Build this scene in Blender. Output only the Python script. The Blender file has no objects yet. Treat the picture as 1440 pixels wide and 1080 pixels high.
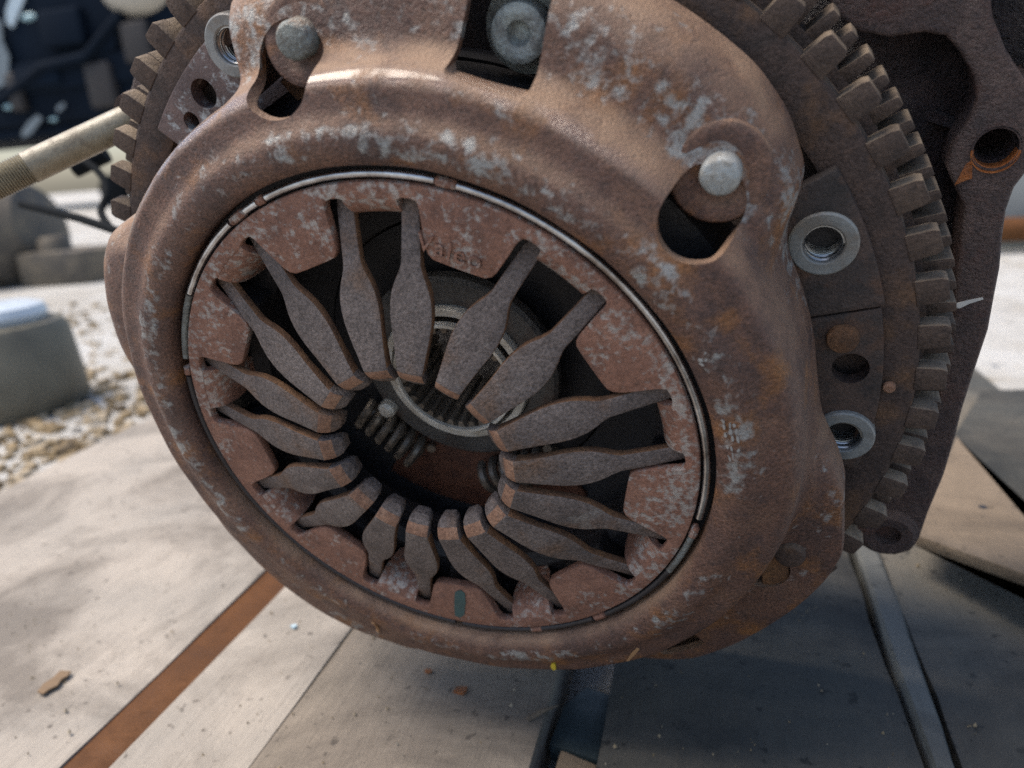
import bpy, bmesh, math, random
import numpy as np
from mathutils import Vector, Matrix
random.seed(4); np.random.seed(4)
S = 0.08                       # metres per clutch unit (radius of the fulcrum wire)
sc = bpy.context.scene
R = math.radians
# ------------------------------------------------------------------ frames
F = 1080.0
VP = np.array([290, -350, 1080.0]); VP /= np.linalg.norm(VP)
UP = np.array([0, -1.0, 0]); UP -= VP*(UP@VP); UP /= np.linalg.norm(UP)
XX = np.cross(VP, UP)
M = np.stack([XX, VP, UP])     # photo camera axes -> world axes
CC = np.array([-0.31555, 0.21270, 2.81652])
ax, ay = -0.30767, 0.58099
A = np.array([math.sin(ax), math.sin(ay), 0]); A[2] = -math.sqrt(1-A@A)
E2 = np.array([0, -1.0, 0]); E2 -= A*(E2@A); E2 /= np.linalg.norm(E2)
E1 = np.cross(E2, A)
HC = 2.65                      # camera height over the planks
MC = M@CC
ORG = np.array([MC[0], MC[1], -HC])
CAMP = -ORG
def ray(px, py):
    return M@np.array([(px-720)/F, (py-540)/F, 1.0])
def G(px, py, z=0.0):          # point of the level z seen in that direction
    v = ray(px, py); s = (z-CAMP[2])/v[2]
    return CAMP+v*s
def PD(px, py, dist):          # point at that distance ahead of the camera
    return CAMP+ray(px, py)*dist
# ------------------------------------------------------------------ camera
cd = bpy.data.cameras.new("camera"); cam = bpy.data.objects.new("camera", cd)
sc.collection.objects.link(cam); sc.camera = cam
cd.sensor_width = 36; cd.lens = 27; cd.clip_start = 0.01; cd.clip_end = 200
rm = np.stack([M@np.array([1, 0, 0.]), M@np.array([0, -1., 0]), M@np.array([0, 0, -1.])], 1)
cam.matrix_world = Matrix.Translation(Vector(CAMP*S)) @ Matrix(rm.tolist()).to_4x4()
cd.dof.use_dof = True; cd.dof.focus_distance = 2.72*S; cd.dof.aperture_fstop = 10.0
# ------------------------------------------------------------------ light
w = bpy.data.worlds.new("World"); sc.world = w; w.use_nodes = True
SUN_DIR = Vector((-0.42, -0.10, 0.90)).normalized()
nt = w.node_tree; bg = nt.nodes["Background"]
sky = nt.nodes.new("ShaderNodeTexSky"); sky.sky_type = 'NISHITA'; sky.sun_disc = False
sky.sun_elevation = math.asin(SUN_DIR.z); sky.sun_rotation = math.atan2(SUN_DIR.x, SUN_DIR.y)
sky.air_density = 1.0; sky.dust_density = 2.4; sky.ozone_density = 1.0
nt.links.new(sky.outputs[0], bg.inputs[0]); bg.inputs[1].default_value = 0.09
sl = bpy.data.lights.new("sun", 'SUN'); so = bpy.data.objects.new("sun", sl); sc.collection.objects.link(so)
sl.energy = 1.85; sl.angle = R(36); sl.color = (1, .89, .76)
so.rotation_euler = SUN_DIR.to_track_quat('Z', 'Y').to_euler()
sc.view_settings.view_transform = 'Standard'; sc.view_settings.look = 'None'
sc.view_settings.exposure = 1.25; sc.view_settings.gamma = 1.0
sc.cycles.max_bounces = 6; sc.cycles.use_denoising = False
# ------------------------------------------------------------------ materials
class NT:
    def __init__(s, name):
        s.m = bpy.data.materials.new(name); s.m.use_nodes = True; s.t = s.m.node_tree
        s.b = s.t.nodes["Principled BSDF"]
    def n(s, typ, **kw):
        x = s.t.nodes.new("ShaderNode"+typ)
        for k, v in kw.items(): setattr(x, k, v)
        return x
    def l(s, a, b): s.t.links.new(a, b)
    def set(s, sock, v):
        if isinstance(v, (int, float)): sock.default_value = v
        elif isinstance(v, (tuple, list)):
            sock.default_value = tuple(v) if len(v) != 3 or sock.type == 'VECTOR' else (*v, 1)
        else: s.l(v, sock)
    def math(s, op, a, b=0.0, c=None, clamp=False):
        x = s.n("Math", operation=op, use_clamp=clamp); s.set(x.inputs[0], a); s.set(x.inputs[1], b)
        if c is not None: s.set(x.inputs[2], c)
        return x.outputs[0]
    def mix(s, f, a, b, blend='MIX'):
        x = s.n("Mix", data_type='RGBA', blend_type=blend); s.set(x.inputs[0], f); s.set(x.inputs[6], a); s.set(x.inputs[7], b)
        return x.outputs[2]
    def noise(s, co, scale, det=6, rough=.6, dist=0.0):
        x = s.n("TexNoise"); s.l(co, x.inputs["Vector"]); x.inputs["Scale"].default_value = scale
        x.inputs["Detail"].default_value = det; x.inputs["Roughness"].default_value = rough; x.inputs["Distortion"].default_value = dist
        return x.outputs[0]
    def ramp(s, f, stops, interp='LINEAR'):
        x = s.n("ValToRGB"); s.set(x.inputs[0], f); e = x.color_ramp.elements; x.color_ramp.interpolation = interp
        while len(e) < len(stops): e.new(.5)
        for i, (p, c) in enumerate(stops):
            e[i].position = p; e[i].color = (*c, 1) if isinstance(c, (tuple, list)) else (c, c, c, 1)
        return x.outputs[0]
    def step(s, v, lo, hi):
        x = s.n("MapRange"); s.set(x.inputs[0], v); x.inputs[1].default_value = lo; x.inputs[2].default_value = hi
        return x.outputs[0]
    def coords(s, vary=True):
        tc = s.n("TexCoord"); co = tc.outputs["Object"]
        if vary:
            oi = s.n("ObjectInfo"); v = s.n("VectorMath", operation='MULTIPLY_ADD')
            cmb = s.n("CombineXYZ"); s.l(oi.outputs["Random"], cmb.inputs[0]); s.l(oi.outputs["Random"], cmb.inputs[2])
            s.l(cmb.outputs[0], v.inputs[0]); v.inputs[1].default_value = (37, 0, 91); s.l(co, v.inputs[2]); return v.outputs[0], co
        return co, co
    def bump(s, h, strength, dist=.02, nrm=None):
        x = s.n("Bump"); s.l(h, x.inputs["Height"]); x.inputs["Strength"].default_value = strength; x.inputs["Distance"].default_value = dist*S
        if nrm is not None: s.l(nrm, x.inputs["Normal"])
        return x.outputs[0]

def rust(name, base, dark, light, scale=5, metal=None, band=None, mthr=.62, bump=.35, rough=(.55, .85), dust_toplight=None, dust_toplight_amt=.6, spec=.4, orange=None, grainy=.5, gloss=None):
    k = NT(name); co, raw = k.coords()
    n1 = k.noise(co, scale, 8, .62, .3); n2 = k.noise(co, scale*3.7, 6, .65); n3 = k.noise(co, 90, 4, .7)
    c = k.ramp(n1, [(.30, dark), (.5, base), (.72, light)])
    c = k.mix(k.step(n2, .52, .72), c, dark)
    if orange: c = k.mix(k.step(k.noise(co, scale*.8+1.3, 5, .6), .53, .70), c, orange)
    g = k.ramp(n3, [(.25, 1-grainy*.9), (.75, 1+grainy*.6)])
    c = k.mix(1.0, c, g, 'MULTIPLY')
    rg = k.ramp(n2, [(.3, rough[0]), (.7, rough[1])])
    if dust_toplight:
        ge = k.n("NewGeometry"); d = k.n("VectorMath", operation='DOT_PRODUCT'); k.l(ge.outputs["Normal"], d.inputs[0]); d.inputs[1].default_value = (0, 0, 1)  # tan on upward faces: dusty film plus top light put into the colour
        f = k.math('MULTIPLY', k.step(d.outputs["Value"], .0, .6), k.step(n1, .28, .6)); f = k.math('MULTIPLY', f, dust_toplight_amt)
        c = k.mix(f, c, dust_toplight); 
    met = None
    if metal:
        p = k.math('ADD', k.math('MULTIPLY', k.noise(co, scale*5.0, 7, .62, .2), .64), k.math('MULTIPLY', k.noise(co, scale*1.1, 3, .5), .36))
        if band:
            ln = k.n("VectorMath", operation='MULTIPLY'); k.l(raw, ln.inputs[0]); ln.inputs[1].default_value = (1, 1, 0)
            le = k.n("VectorMath", operation='LENGTH'); k.l(ln.outputs[0], le.inputs[0])
            b = k.ramp(k.math('MULTIPLY', le.outputs["Value"], .5), band)
            p = k.math('ADD', p, k.math('MULTIPLY', k.math('SUBTRACT', b, .5), .6))
            sy0 = k.n("SeparateXYZ"); k.l(raw, sy0.inputs[0]); big = k.noise(raw, 1.7, 2, .5)
            p = k.math('ADD', p, k.math('MULTIPLY', sy0.outputs[1], .022)); p = k.math('ADD', p, k.math('MULTIPLY', k.math('SUBTRACT', big, .5), .22))
        met = k.step(p, mthr-.01, mthr+.085)
        mc = k.mix(k.step(n3, .35, .65), tuple(x*.8 for x in metal), metal)
        c = k.mix(k.math('MULTIPLY', met, .85), c, mc)
        rg = k.mix(met, rg, (.42,)*3)
        k.set(k.b.inputs["Metallic"], k.math('MULTIPLY', met, .35))
    if gloss:
        gm = k.math('MULTIPLY', k.step(le.outputs["Value"], gloss[0]-.012, gloss[0]+.004), k.step(le.outputs["Value"], gloss[1]+.012, gloss[1]-.004))
        gm = k.math('MULTIPLY', gm, k.step(k.noise(co, 7, 5, .6), .40, .52))
        sy = k.n("SeparateXYZ"); k.l(raw, sy.inputs[0]); gm = k.math('MULTIPLY', gm, k.step(sy.outputs[1], .80, 1.05)); rg = k.mix(gm, rg, (.16,)*3)
        c = k.mix(k.math('MULTIPLY', gm, .5), c, (.20, .12, .085)); k.set(k.b.inputs["Coat Weight"], k.math('MULTIPLY', gm, .8)); k.b.inputs["Coat Roughness"].default_value = .10
    k.l(c, k.b.inputs["Base Color"]); k.l(rg, k.b.inputs["Roughness"])
    k.b.inputs["Specular IOR Level"].default_value = spec
    h = k.math('ADD', k.math('MULTIPLY', n3, .9), k.math('MULTIPLY', n2, .8))
    sp = k.step(k.noise(co, scale*9, 3, .55), .64, .70); h = k.math('ADD', h, k.math('MULTIPLY', sp, -.35))
    if met is not None: h = k.math('ADD', h, k.math('MULTIPLY', met, -.15))
    k.l(k.bump(h, bump, .035), k.b.inputs["Normal"])
    return k.m
def plain(name, col, rough=.5, metal=0.0, var=.25, scale=12, bump=.1, col2=None, spec=.5):
    k = NT(name); co, raw = k.coords(); n = k.noise(co, scale, 7, .65)
    c2 = col2 or tuple(x*(1-var) for x in col)
    k.l(k.ramp(n, [(.35, c2), (.65, col)]), k.b.inputs["Base Color"])
    k.l(k.ramp(n, [(.3, max(.05, rough-.12)), (.7, min(1, rough+.12))]), k.b.inputs["Roughness"])
    k.b.inputs["Metallic"].default_value = metal; k.b.inputs["Specular IOR Level"].default_value = spec
    k.l(k.bump(n, bump, .05), k.b.inputs["Normal"]); return k.m

STEEL = (.33, .34, .33); TAN = (.33, .215, .138)
MT = {}
MT['cover'] = rust("rusty_cover_steel", (.130, .065, .044), (.070, .040, .033), (.172, .093, .059), 4.5, STEEL,
    [(0, .3), (.525, .40), (.542, .60), (.578, .60), (.596, .44), (.64, .42), (.68, .555), (.74, .555), (.79, .40)], .583, .45, (.42, .72), TAN, .8, .5, (.235, .098, .030), .85, (1.266, 1.286))
MT['ring'] = rust("rusty_retainer_steel", (.235, .115, .078), (.155, .08, .058), (.295, .155, .107), 8, (.42, .39, .36),
    [(0, .45), (.40, .49), (.47, .56), (.5, .54)], .555, .4, (.5, .8), None, .6, .4)
MT['finger'] = rust("dull_spring_steel", (.145, .116, .106), (.082, .065, .060), (.195, .162, .148), 4.2, (.24, .22, .205), None, .60, .55, (.38, .66), None, .6, .5, (.15, .088, .056), .9)
MT['wear'] = rust("worn_orange_tip", (.27, .145, .09), (.17, .09, .06), (.36, .22, .15), 14, None, None, .6, .5, (.45, .7))
MT['edge'] = rust("rusty_edge", (.16, .08, .04), (.09, .05, .03), (.25, .13, .06), 9, None, None, .6, .5, (.6, .85))
MT['fly'] = rust("dark_rusted_flywheel", (.07, .049, .042), (.045, .035, .032), (.092, .06, .047), 6, None, None, .62, .45, (.6, .85), (.28, .21, .15), .5, .3, (.13, .075, .045), .7)
MT['pad'] = rust("sooty_pad_steel", (.055, .042, .038), (.03, .027, .027), (.10, .062, .048), 4, (.30, .32, .33), None, .69, .35, (.5, .75), None, .6, .35, (.12, .06, .035), .6)
MT['pad_scuffed'] = rust("scuffed_pad_steel", (.11, .075, .07), (.07, .05, .05), (.15, .10, .09), 5, (.42, .46, .48), None, .55, .35, (.4, .7))
MT['tooth'] = rust("rusty_tooth_steel", (.085, .060, .048), (.055, .042, .037), (.115, .082, .062), 8, None, None, .6, .4, (.6, .85), (.30, .235, .165), .75, .3, None, .6)
MT['cast'] = rust("dark_brown_casting", (.088, .056, .050), (.048, .035, .036), (.125, .082, .07), 7, None, None, .6, .7, (.35, .7), (.16, .12, .10), .4, .5, (.10, .048, .038), .8)
MT['oily'] = rust("oily_black_casting", (.062, .045, .046), (.03, .025, .028), (.095, .066, .062), 6, None, None, .6, .9, (.18, .45), None, .4, .6, None, .8)
MT['orange'] = rust("bright_orange_rust", (.40, .125, .028), (.22, .07, .02), (.50, .19, .055), 10, None, None, .6, .8, (.35, .6))
MT['bush'] = rust("turned_grey_steel", (.20, .215, .215), (.13, .135, .13), (.24, .255, .255), 5, None, None, .5, .12, (.3, .5), None, .5, .6, (.15, .125, .10), .25)
MT['thread'] = plain("bright_thread_steel", (.42, .43, .43), .25, .9, .3, 20, .05)
MT['wire'] = plain("polished_wire_steel", (.62, .65, .68), .24, .95, .35, 7, .08, (.22, .20, .19))
MT['pin'] = rust("scuffed_rivet_steel", (.30, .30, .28), (.2, .19, .17), (.38, .38, .35), 10, (.4, .44, .45), None, .5, .35, (.35, .6), None, .5, .5, None, .4)
MT['pin_dull'] = rust("dull_teal_rivet", (.17, .18, .165), (.10, .09, .075), (.22, .24, .22), 12, (.3, .34, .33), None, .52, .5, (.35, .6), TAN, .7, .5, None, .5)
MT['bolt'] = rust("grimy_grey_bolt", (.24, .26, .25), (.12, .12, .115), (.31, .34, .33), 8, (.38, .43, .42), None, .5, .4, (.35, .6), None, .5, .5, None, .5)
MT['hub'] = plain("pale_hub_steel", (.74, .73, .68), .38, .2, .45, 8, .12, (.40, .36, .30))
MT['plate'] = rust("grimy_hub_flange", (.085, .08, .076), (.04, .037, .035), (.125, .118, .112), 5, None, None, .6, .3, (.35, .6), None, .5, .5, (.09, .05, .035), .4)
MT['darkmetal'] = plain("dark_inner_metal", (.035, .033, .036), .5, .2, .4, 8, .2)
MT['copper'] = rust("reddish_retainer_plate", (.17, .072, .046), (.09, .042, .032), (.23, .105, .065), 6, None, None, .6, .2, (.4, .65))
MT['springmetal'] = plain("damper_spring_steel", (.22, .185, .15), .35, .4, .4, 10, .1)
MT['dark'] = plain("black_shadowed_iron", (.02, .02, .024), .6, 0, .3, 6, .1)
MT['brass'] = rust("yellow_passivated_steel", (.27, .235, .16), (.16, .13, .085), (.36, .325, .24), 5, None, None, .6, .15, (.28, .5), None, .5, .6, None, .3)
MT['black'] = plain("black_painted_bar", (.008, .010, .012), .85, 0, .3, 8, .1, None, .1)
# ------------------------------------------------------------------ mesh helpers
def mk(name, V, Fc, mat, parent=None, smooth=35, bevel=0.0, seg=2, mats=None, fm=None):
    me = bpy.data.meshes.new(name); me.from_pydata([tuple(map(float, v)) for v in V], [], [tuple(f) for f in Fc]); me.validate()
    bm = bmesh.new(); bm.from_mesh(me)
    bmesh.ops.recalc_face_normals(bm, faces=bm.faces); bm.to_mesh(me); bm.free()
    for m_ in (mats or [mat]): me.materials.append(MT[m_] if isinstance(m_, str) else m_)
    if fm is not None: me.polygons.foreach_set("material_index", fm)
    if bevel > 0: me = beveled(me, bevel, seg)
    shade(me, smooth)
    o = bpy.data.objects.new(name, me); sc.collection.objects.link(o)
    if parent is not None: o.parent = parent
    return o
def shade(me, ang):
    if ang: me.shade_smooth(); me.set_sharp_from_angle(angle=R(ang))
def evaluated(o):
    dg = bpy.context.evaluated_depsgraph_get(); dg.update()
    return bpy.data.meshes.new_from_object(o.evaluated_get(dg))
def beveled(me, wd, seg=2):
    o = bpy.data.objects.new("bevelling", me); sc.collection.objects.link(o)
    b = o.modifiers.new("bevel", 'BEVEL'); b.width = wd; b.segments = seg; b.limit_method = 'ANGLE'; b.angle_limit = R(38)
    r = evaluated(o); bpy.data.objects.remove(o); return r
def carve(o, cutters):
    for c in cutters:
        c.parent = o.parent
        b = o.modifiers.new("cut", 'BOOLEAN'); b.operation = 'DIFFERENCE'; b.solver = 'EXACT'; b.object = c
    me = evaluated(o); o.modifiers.clear(); o.data = me
    for c in cutters: bpy.data.objects.remove(c)
def thing(name, label, cat, mat4=None, group=None, scale=S):
    o = bpy.data.objects.new(name, None); sc.collection.objects.link(o); o.empty_display_size = .1
    o.matrix_world = (mat4 if mat4 is not None else Matrix.Identity(4)) @ Matrix.Scale(scale, 4)
    tag(o, label, cat, group); return o
def tag(o, label=None, cat=None, group=None, kind=None):
    if label: o["label"] = label
    if cat: o["category"] = cat
    if group: o["group"] = group
    if kind: o["kind"] = kind
def setting(name, label=None, z=0.0):
    o = bpy.data.objects.new(name, None); sc.collection.objects.link(o); o.empty_display_size = .1
    o.matrix_world = Matrix.Translation((0, 0, z*S)) @ Matrix.Scale(S, 4); o["kind"] = "structure"
    if label: o["label"] = label
    return o
def pol(r, t): return (r*math.cos(R(t)), r*math.sin(R(t)))
def annulus(name, th, ri, ro, z0, z1, mat, parent, closed=True, smooth=30, bevel=0.0, seg=2):
    n = len(th); V = []
    for t, a, b in zip(th, ri, ro):
        for r_, z in ((a, z1), (b, z1), (b, z0), (a, z0)): V.append((*pol(r_, t), z))
    Fc = []
    m = n if closed else n-1
    for i in range(m):
        j = (i+1) % n
        for k in range(4): Fc.append((4*i+k, 4*i+(k+1) % 4, 4*j+(k+1) % 4, 4*j+k))
    if not closed: Fc += [(0, 1, 2, 3), (4*n-4, 4*n-3, 4*n-2, 4*n-1)]
    return mk(name, V, Fc, mat, parent, smooth, bevel, seg)
def lathe(name, prof, mat, parent, n=64, c=(0, 0), smooth=35, closed=False, axis=None):
    V = []; Fc = []; P = len(prof)
    for i in range(n):
        a = 2*math.pi*i/n
        for r_, z in prof: V.append((c[0]+r_*math.cos(a), c[1]+r_*math.sin(a), z))
    for i in range(n):
        j = (i+1) % n
        for k in range(P if closed else P-1):
            k2 = (k+1) % P; Fc.append((i*P+k, j*P+k, j*P+k2, i*P+k2))
    o = mk(name, V, Fc, mat, parent, smooth)
    bm = bmesh.new(); bm.from_mesh(o.data); bmesh.ops.remove_doubles(bm, verts=bm.verts, dist=1e-5)
    bmesh.ops.recalc_face_normals(bm, faces=bm.faces); bm.to_mesh(o.data); bm.free(); shade(o.data, smooth)
    return o
def prism(name, poly, z0, z1, mat, parent, bevel=0.0, seg=2, smooth=35):
    n = len(poly); V = [(x, y, z1) for x, y in poly]+[(x, y, z0) for x, y in poly]
    Fc = [tuple(range(n)), tuple(range(2*n-1, n-1, -1))]+[(i, (i+1) % n, n+(i+1) % n, n+i) for i in range(n)]
    return mk(name, V, Fc, mat, parent, smooth, bevel, seg)
def circ(r, n=32, c=(0, 0)): return [(c[0]+r*math.cos(2*math.pi*i/n), c[1]+r*math.sin(2*math.pi*i/n)) for i in range(n)]
def tube(name, pts, r, mat, parent, n=12, caps=True, smooth=40):
    pts = [np.array(p, float) for p in pts]; rs = r if isinstance(r, (list, tuple, np.ndarray)) else [r]*len(pts)
    V = []; Fc = []; pu = None
    for i, p in enumerate(pts):
        t = pts[min(i+1, len(pts)-1)]-pts[max(i-1, 0)]; t /= np.linalg.norm(t)+1e-12
        if pu is None:
            pu = np.cross(t, [0, 0, 1.0])
            if np.linalg.norm(pu) < 1e-3: pu = np.cross(t, [0, 1.0, 0])
        pu = pu-t*(pu@t); pu /= np.linalg.norm(pu); pv = np.cross(t, pu)
        for k in range(n):
            a = 2*math.pi*k/n; V.append(p+rs[i]*(math.cos(a)*pu+math.sin(a)*pv))
    for i in range(len(pts)-1):
        for k in range(n): Fc.append((i*n+k, i*n+(k+1) % n, (i+1)*n+(k+1) % n, (i+1)*n+k))
    if caps: Fc += [tuple(range(n)), tuple(range((len(pts)-1)*n, len(pts)*n))]
    return mk(name, V, Fc, mat, parent, smooth)
def boxm(name, lo, hi, mat, parent, bevel=0.0, seg=2):
    x0, y0, z0 = lo; x1, y1, z1 = hi
    return prism(name, [(x0, y0), (x1, y0), (x1, y1), (x0, y1)], z0, z1, mat, parent, bevel, seg)
def interp(xs, ys, x): return float(np.interp(x, xs, ys))
def smooth_curve(pts, n):
    P = np.array(pts, float); d = np.r_[0, np.cumsum(np.linalg.norm(np.diff(P, axis=0), axis=1))]
    Q = np.vstack([2*P[0]-P[1], P, 2*P[-1]-P[-2]]); out = []
    for t in np.linspace(0, d[-1], n):
        i = min(int(np.searchsorted(d, t, 'right'))-1, len(P)-2); u = (t-d[i])/(d[i+1]-d[i]+1e-12)
        p0, p1, p2, p3 = Q[i], Q[i+1], Q[i+2], Q[i+3]
        out.append(.5*(2*p1+(p2-p0)*u+(2*p0-5*p1+4*p2-p3)*u*u+(3*p1-p0-3*p2+p3)*u**3))
    return np.array(out)
def copy_of(o, parent, rotz=None):
    c = o.copy(); sc.collection.objects.link(c); c.parent = parent
    if rotz is not None: c.rotation_euler = (0, 0, rotz)
    return c
# clutch frame -> world
CM = Matrix(np.stack([M@E1, M@E2, M@A], 1).tolist()).to_4x4()
CM.translation = Vector((0, 0, HC+MC[2]))*S
# ================================================================== THE SETTING
def plank_material(name, a, b, dark, seed, rough=.8):
    k = NT(name); co, raw = k.coords()
    mp = k.n("Mapping"); k.l(co, mp.inputs[0]); mp.inputs["Scale"].default_value = (9, .8, 9)
    gr = k.noise(mp.outputs[0], 3.0, 9, .7, .4)
    big = k.noise(co, 1.1, 6, .6, .3); st = k.noise(co, 2.6, 8, .68, .5)
    c = k.ramp(big, [(.32, a), (.62, b)]); c = k.mix(k.math('MULTIPLY', k.step(gr, .5, .70), .24), c, dark)
    c = k.mix(k.math('MULTIPLY', k.step(st, .57, .72), .5), c, dark)
    oil = k.noise(co, .75, 5, .65, .6); c = k.mix(k.math('MULTIPLY', k.step(oil, .46, .64), .7), c, tuple(x*.62 for x in dark))
    sp = k.noise(co, 14, 3, .5); c = k.mix(k.math('MULTIPLY', k.step(sp, .64, .70), .7), c, tuple(x*.5 for x in dark))
    k.l(c, k.b.inputs["Base Color"]); k.b.inputs["Roughness"].default_value = rough; k.b.inputs["Specular IOR Level"].default_value = .3
    k.l(k.bump(k.math('ADD', k.math('MULTIPLY', gr, .5), st), .5, .05), k.b.inputs["Normal"]); return k.m
MT['plank'] = plank_material("weathered_plank", (.31, .285, .25), (.39, .35, .30), (.18, .155, .13), 1)
MT['plank_dark'] = plank_material("oil_and_shade_plank", (.085, .088, .08), (.14, .125, .10), (.045, .047, .045), 2)  # oily wood colour darkened further for the shade beside the engine
MT['plank_pale'] = plank_material("pale_grey_batten", (.10, .103, .097), (.15, .15, .135), (.06, .062, .06), 3)
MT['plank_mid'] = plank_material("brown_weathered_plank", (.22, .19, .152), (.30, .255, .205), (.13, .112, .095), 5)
MT['plank_oil_shade'] = plank_material("oil_and_deep_shade_plank", (.040, .044, .042), (.085, .078, .064), (.024, .026, .026), 6)  # near-black: shade below the flywheel painted in on top of the oil
MT['timber'] = plank_material("tan_timber", (.19, .145, .10), (.24, .185, .13), (.13, .10, .072), 4)
MT['strip'] = rust("orange_brown_flat_bar", (.10, .037, .007), (.075, .028, .006), (.13, .05, .011), 3, None, None, .6, .25, (.55, .75), None, .5, .3, None, .3)
kk = NT("bright_yard_ground"); co, raw = kk.coords(False)
c = kk.ramp(kk.noise(co, .35, 8, .62), [(.35, (.36, .34, .30)), (.6, (.50, .50, .48))])
c = kk.mix(kk.step(kk.noise(co, 1.6, 5, .6), .56, .72), c, (.30, .27, .21)); c = kk.mix(kk.step(kk.noise(co, 4.5, 4, .6), .60, .72), c, (.22, .24, .26))
kk.l(c, kk.b.inputs["Base Color"]); kk.b.inputs["Roughness"].default_value = .9
kk.l(kk.bump(kk.noise(co, 6, 6, .7), .5, .3), kk.b.inputs["Normal"]); MT['ground'] = kk.m
kk = NT("pebbles"); co, raw = kk.coords(False)
kk.l(kk.ramp(kk.noise(co, 2.2, 2, .5), [(.3, (.10, .075, .045)), (.46, (.26, .19, .10)), (.60, (.40, .34, .25)), (.75, (.10, .11, .12))], 'LINEAR'), kk.b.inputs["Base Color"]); kk.b.inputs["Roughness"].default_value = .85
MT['pebble'] = kk.m

GZ = -.55
gr = setting("ground", None, GZ)
def ground_patch():
    V = []; Fc = []; n = 60
    xs = np.sign(np.linspace(-1, 1, n))*np.abs(np.linspace(-1, 1, n))**3*420
    for y in xs:
        for x in xs:
            d = math.hypot(x, y); V.append((x, y, (.05*math.sin(x*1.7)*math.sin(y*1.3+.5)) if d < 60 else 0))
    for j in range(n-1):
        for i in range(n-1): Fc.append((j*n+i, j*n+i+1, (j+1)*n+i+1, (j+1)*n+i))
    return mk("ground_sheet", V, Fc, 'ground', gr, 60)
ground_patch()
deck = setting("plank_deck")
def plank(x0, x1, y0, y1, mat, top=0.0, th=.30, label=None, seed=0, drop=-.022):
    wob = .006 if drop < -.01 else .0006
    rng = np.random.RandomState(seed); V = []; Fc = []; ny = 60
    nx = 8; xs = np.linspace(0, 1, nx)
    ys = np.linspace(y0, y1, ny); el = np.cumsum(rng.normal(0, wob, ny)); er = np.cumsum(rng.normal(0, wob, ny))
    el -= np.linspace(el[0], el[-1], ny); er -= np.linspace(er[0], er[-1], ny)
    for j, y in enumerate(ys):
        for u in xs:
            x = (x0+el[j])*(1-u)+(x1+er[j])*u
            edge = drop if u in (0, 1) else 0
            V.append((x, y, top+edge+.006*math.sin(3*u+y*2.1+seed)))
    off = len(V)
    for j, y in enumerate(ys): V.append((x0+el[j], y, top-th)); V.append((x1+er[j], y, top-th))
    for j in range(ny-1):
        for i in range(nx-1): Fc.append((j*nx+i, j*nx+i+1, (j+1)*nx+i+1, (j+1)*nx+i))
        Fc.append((j*nx, (j+1)*nx, off+2*j+2, off+2*j)); Fc.append((j*nx+nx-1, (j+1)*nx+nx-1, off+2*j+3, off+2*j+1)); Fc.append((off+2*j, off+2*j+1, off+2*j+3, off+2*j+2))
    Fc.append(tuple(range(nx))+(off+1, off)); e = (ny-1)*nx; Fc.append(tuple(range(e, e+nx))+(off+2*ny-1, off+2*ny-2))
    o = mk("plank", V, Fc, mat, deck, 40)
    if label: o["label"] = label
    return o
X = lambda px, py, z=0.0: G(px, py, z)[0]
xs_strip0, xs_strip1 = X(72, 1080), X(155, 1080)
xs_g0, xs_g1 = X(742, 1080), X(838, 1080)
xs_d0, xs_d1 = X(1293, 1080), X(1316, 1080)
xs_p1 = X(1350, 1080)
xl = X(0, 690)
YN, YF = -3.4, 9.0
plank(xl, xs_strip0, YN, YF, 'plank', 0, .3, "broad pale weathered plank", 1)
xc = X(349, 1080)
plank(xs_strip1, xc-.0015, YN, YF, 'plank', 0, .3, "pale weathered plank beside the orange bar", 2, -.001)
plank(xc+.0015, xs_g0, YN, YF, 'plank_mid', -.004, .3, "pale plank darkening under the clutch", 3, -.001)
plank(xs_g1, xs_d0, YN, YF, 'plank_oil_shade', .0, .3, "dark plank coloured for oil stains and shade", 4)
plank(xs_d1, xs_p1, YN, YF, 'plank_pale', .010, .3, "narrow pale grey batten", 5)
plank(xs_p1+.004, xs_p1+1.75, YN, YF, 'plank_dark', .0, .3, "dark plank on the right coloured for stains and shade", 6)
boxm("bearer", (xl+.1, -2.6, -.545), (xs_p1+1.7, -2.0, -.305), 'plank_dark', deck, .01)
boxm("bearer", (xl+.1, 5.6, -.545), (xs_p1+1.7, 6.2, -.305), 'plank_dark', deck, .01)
t = thing("flat_bar", "orange-brown rusted flat steel bar in the gap between two pale planks", "steel bar")
boxm("bar", (xs_strip0+.012, YN, -.17), (xs_strip1-.012, 4.0, -.035), 'strip', t, .012)
# ================================================================== PRESSURE PLATE
root = thing("clutch_pressure_plate", "rust-brown clutch pressure plate with eighteen grey spring fingers at the centre", "clutch", CM)
PAIR = [5.3+40*k for k in range(9)]
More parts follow.
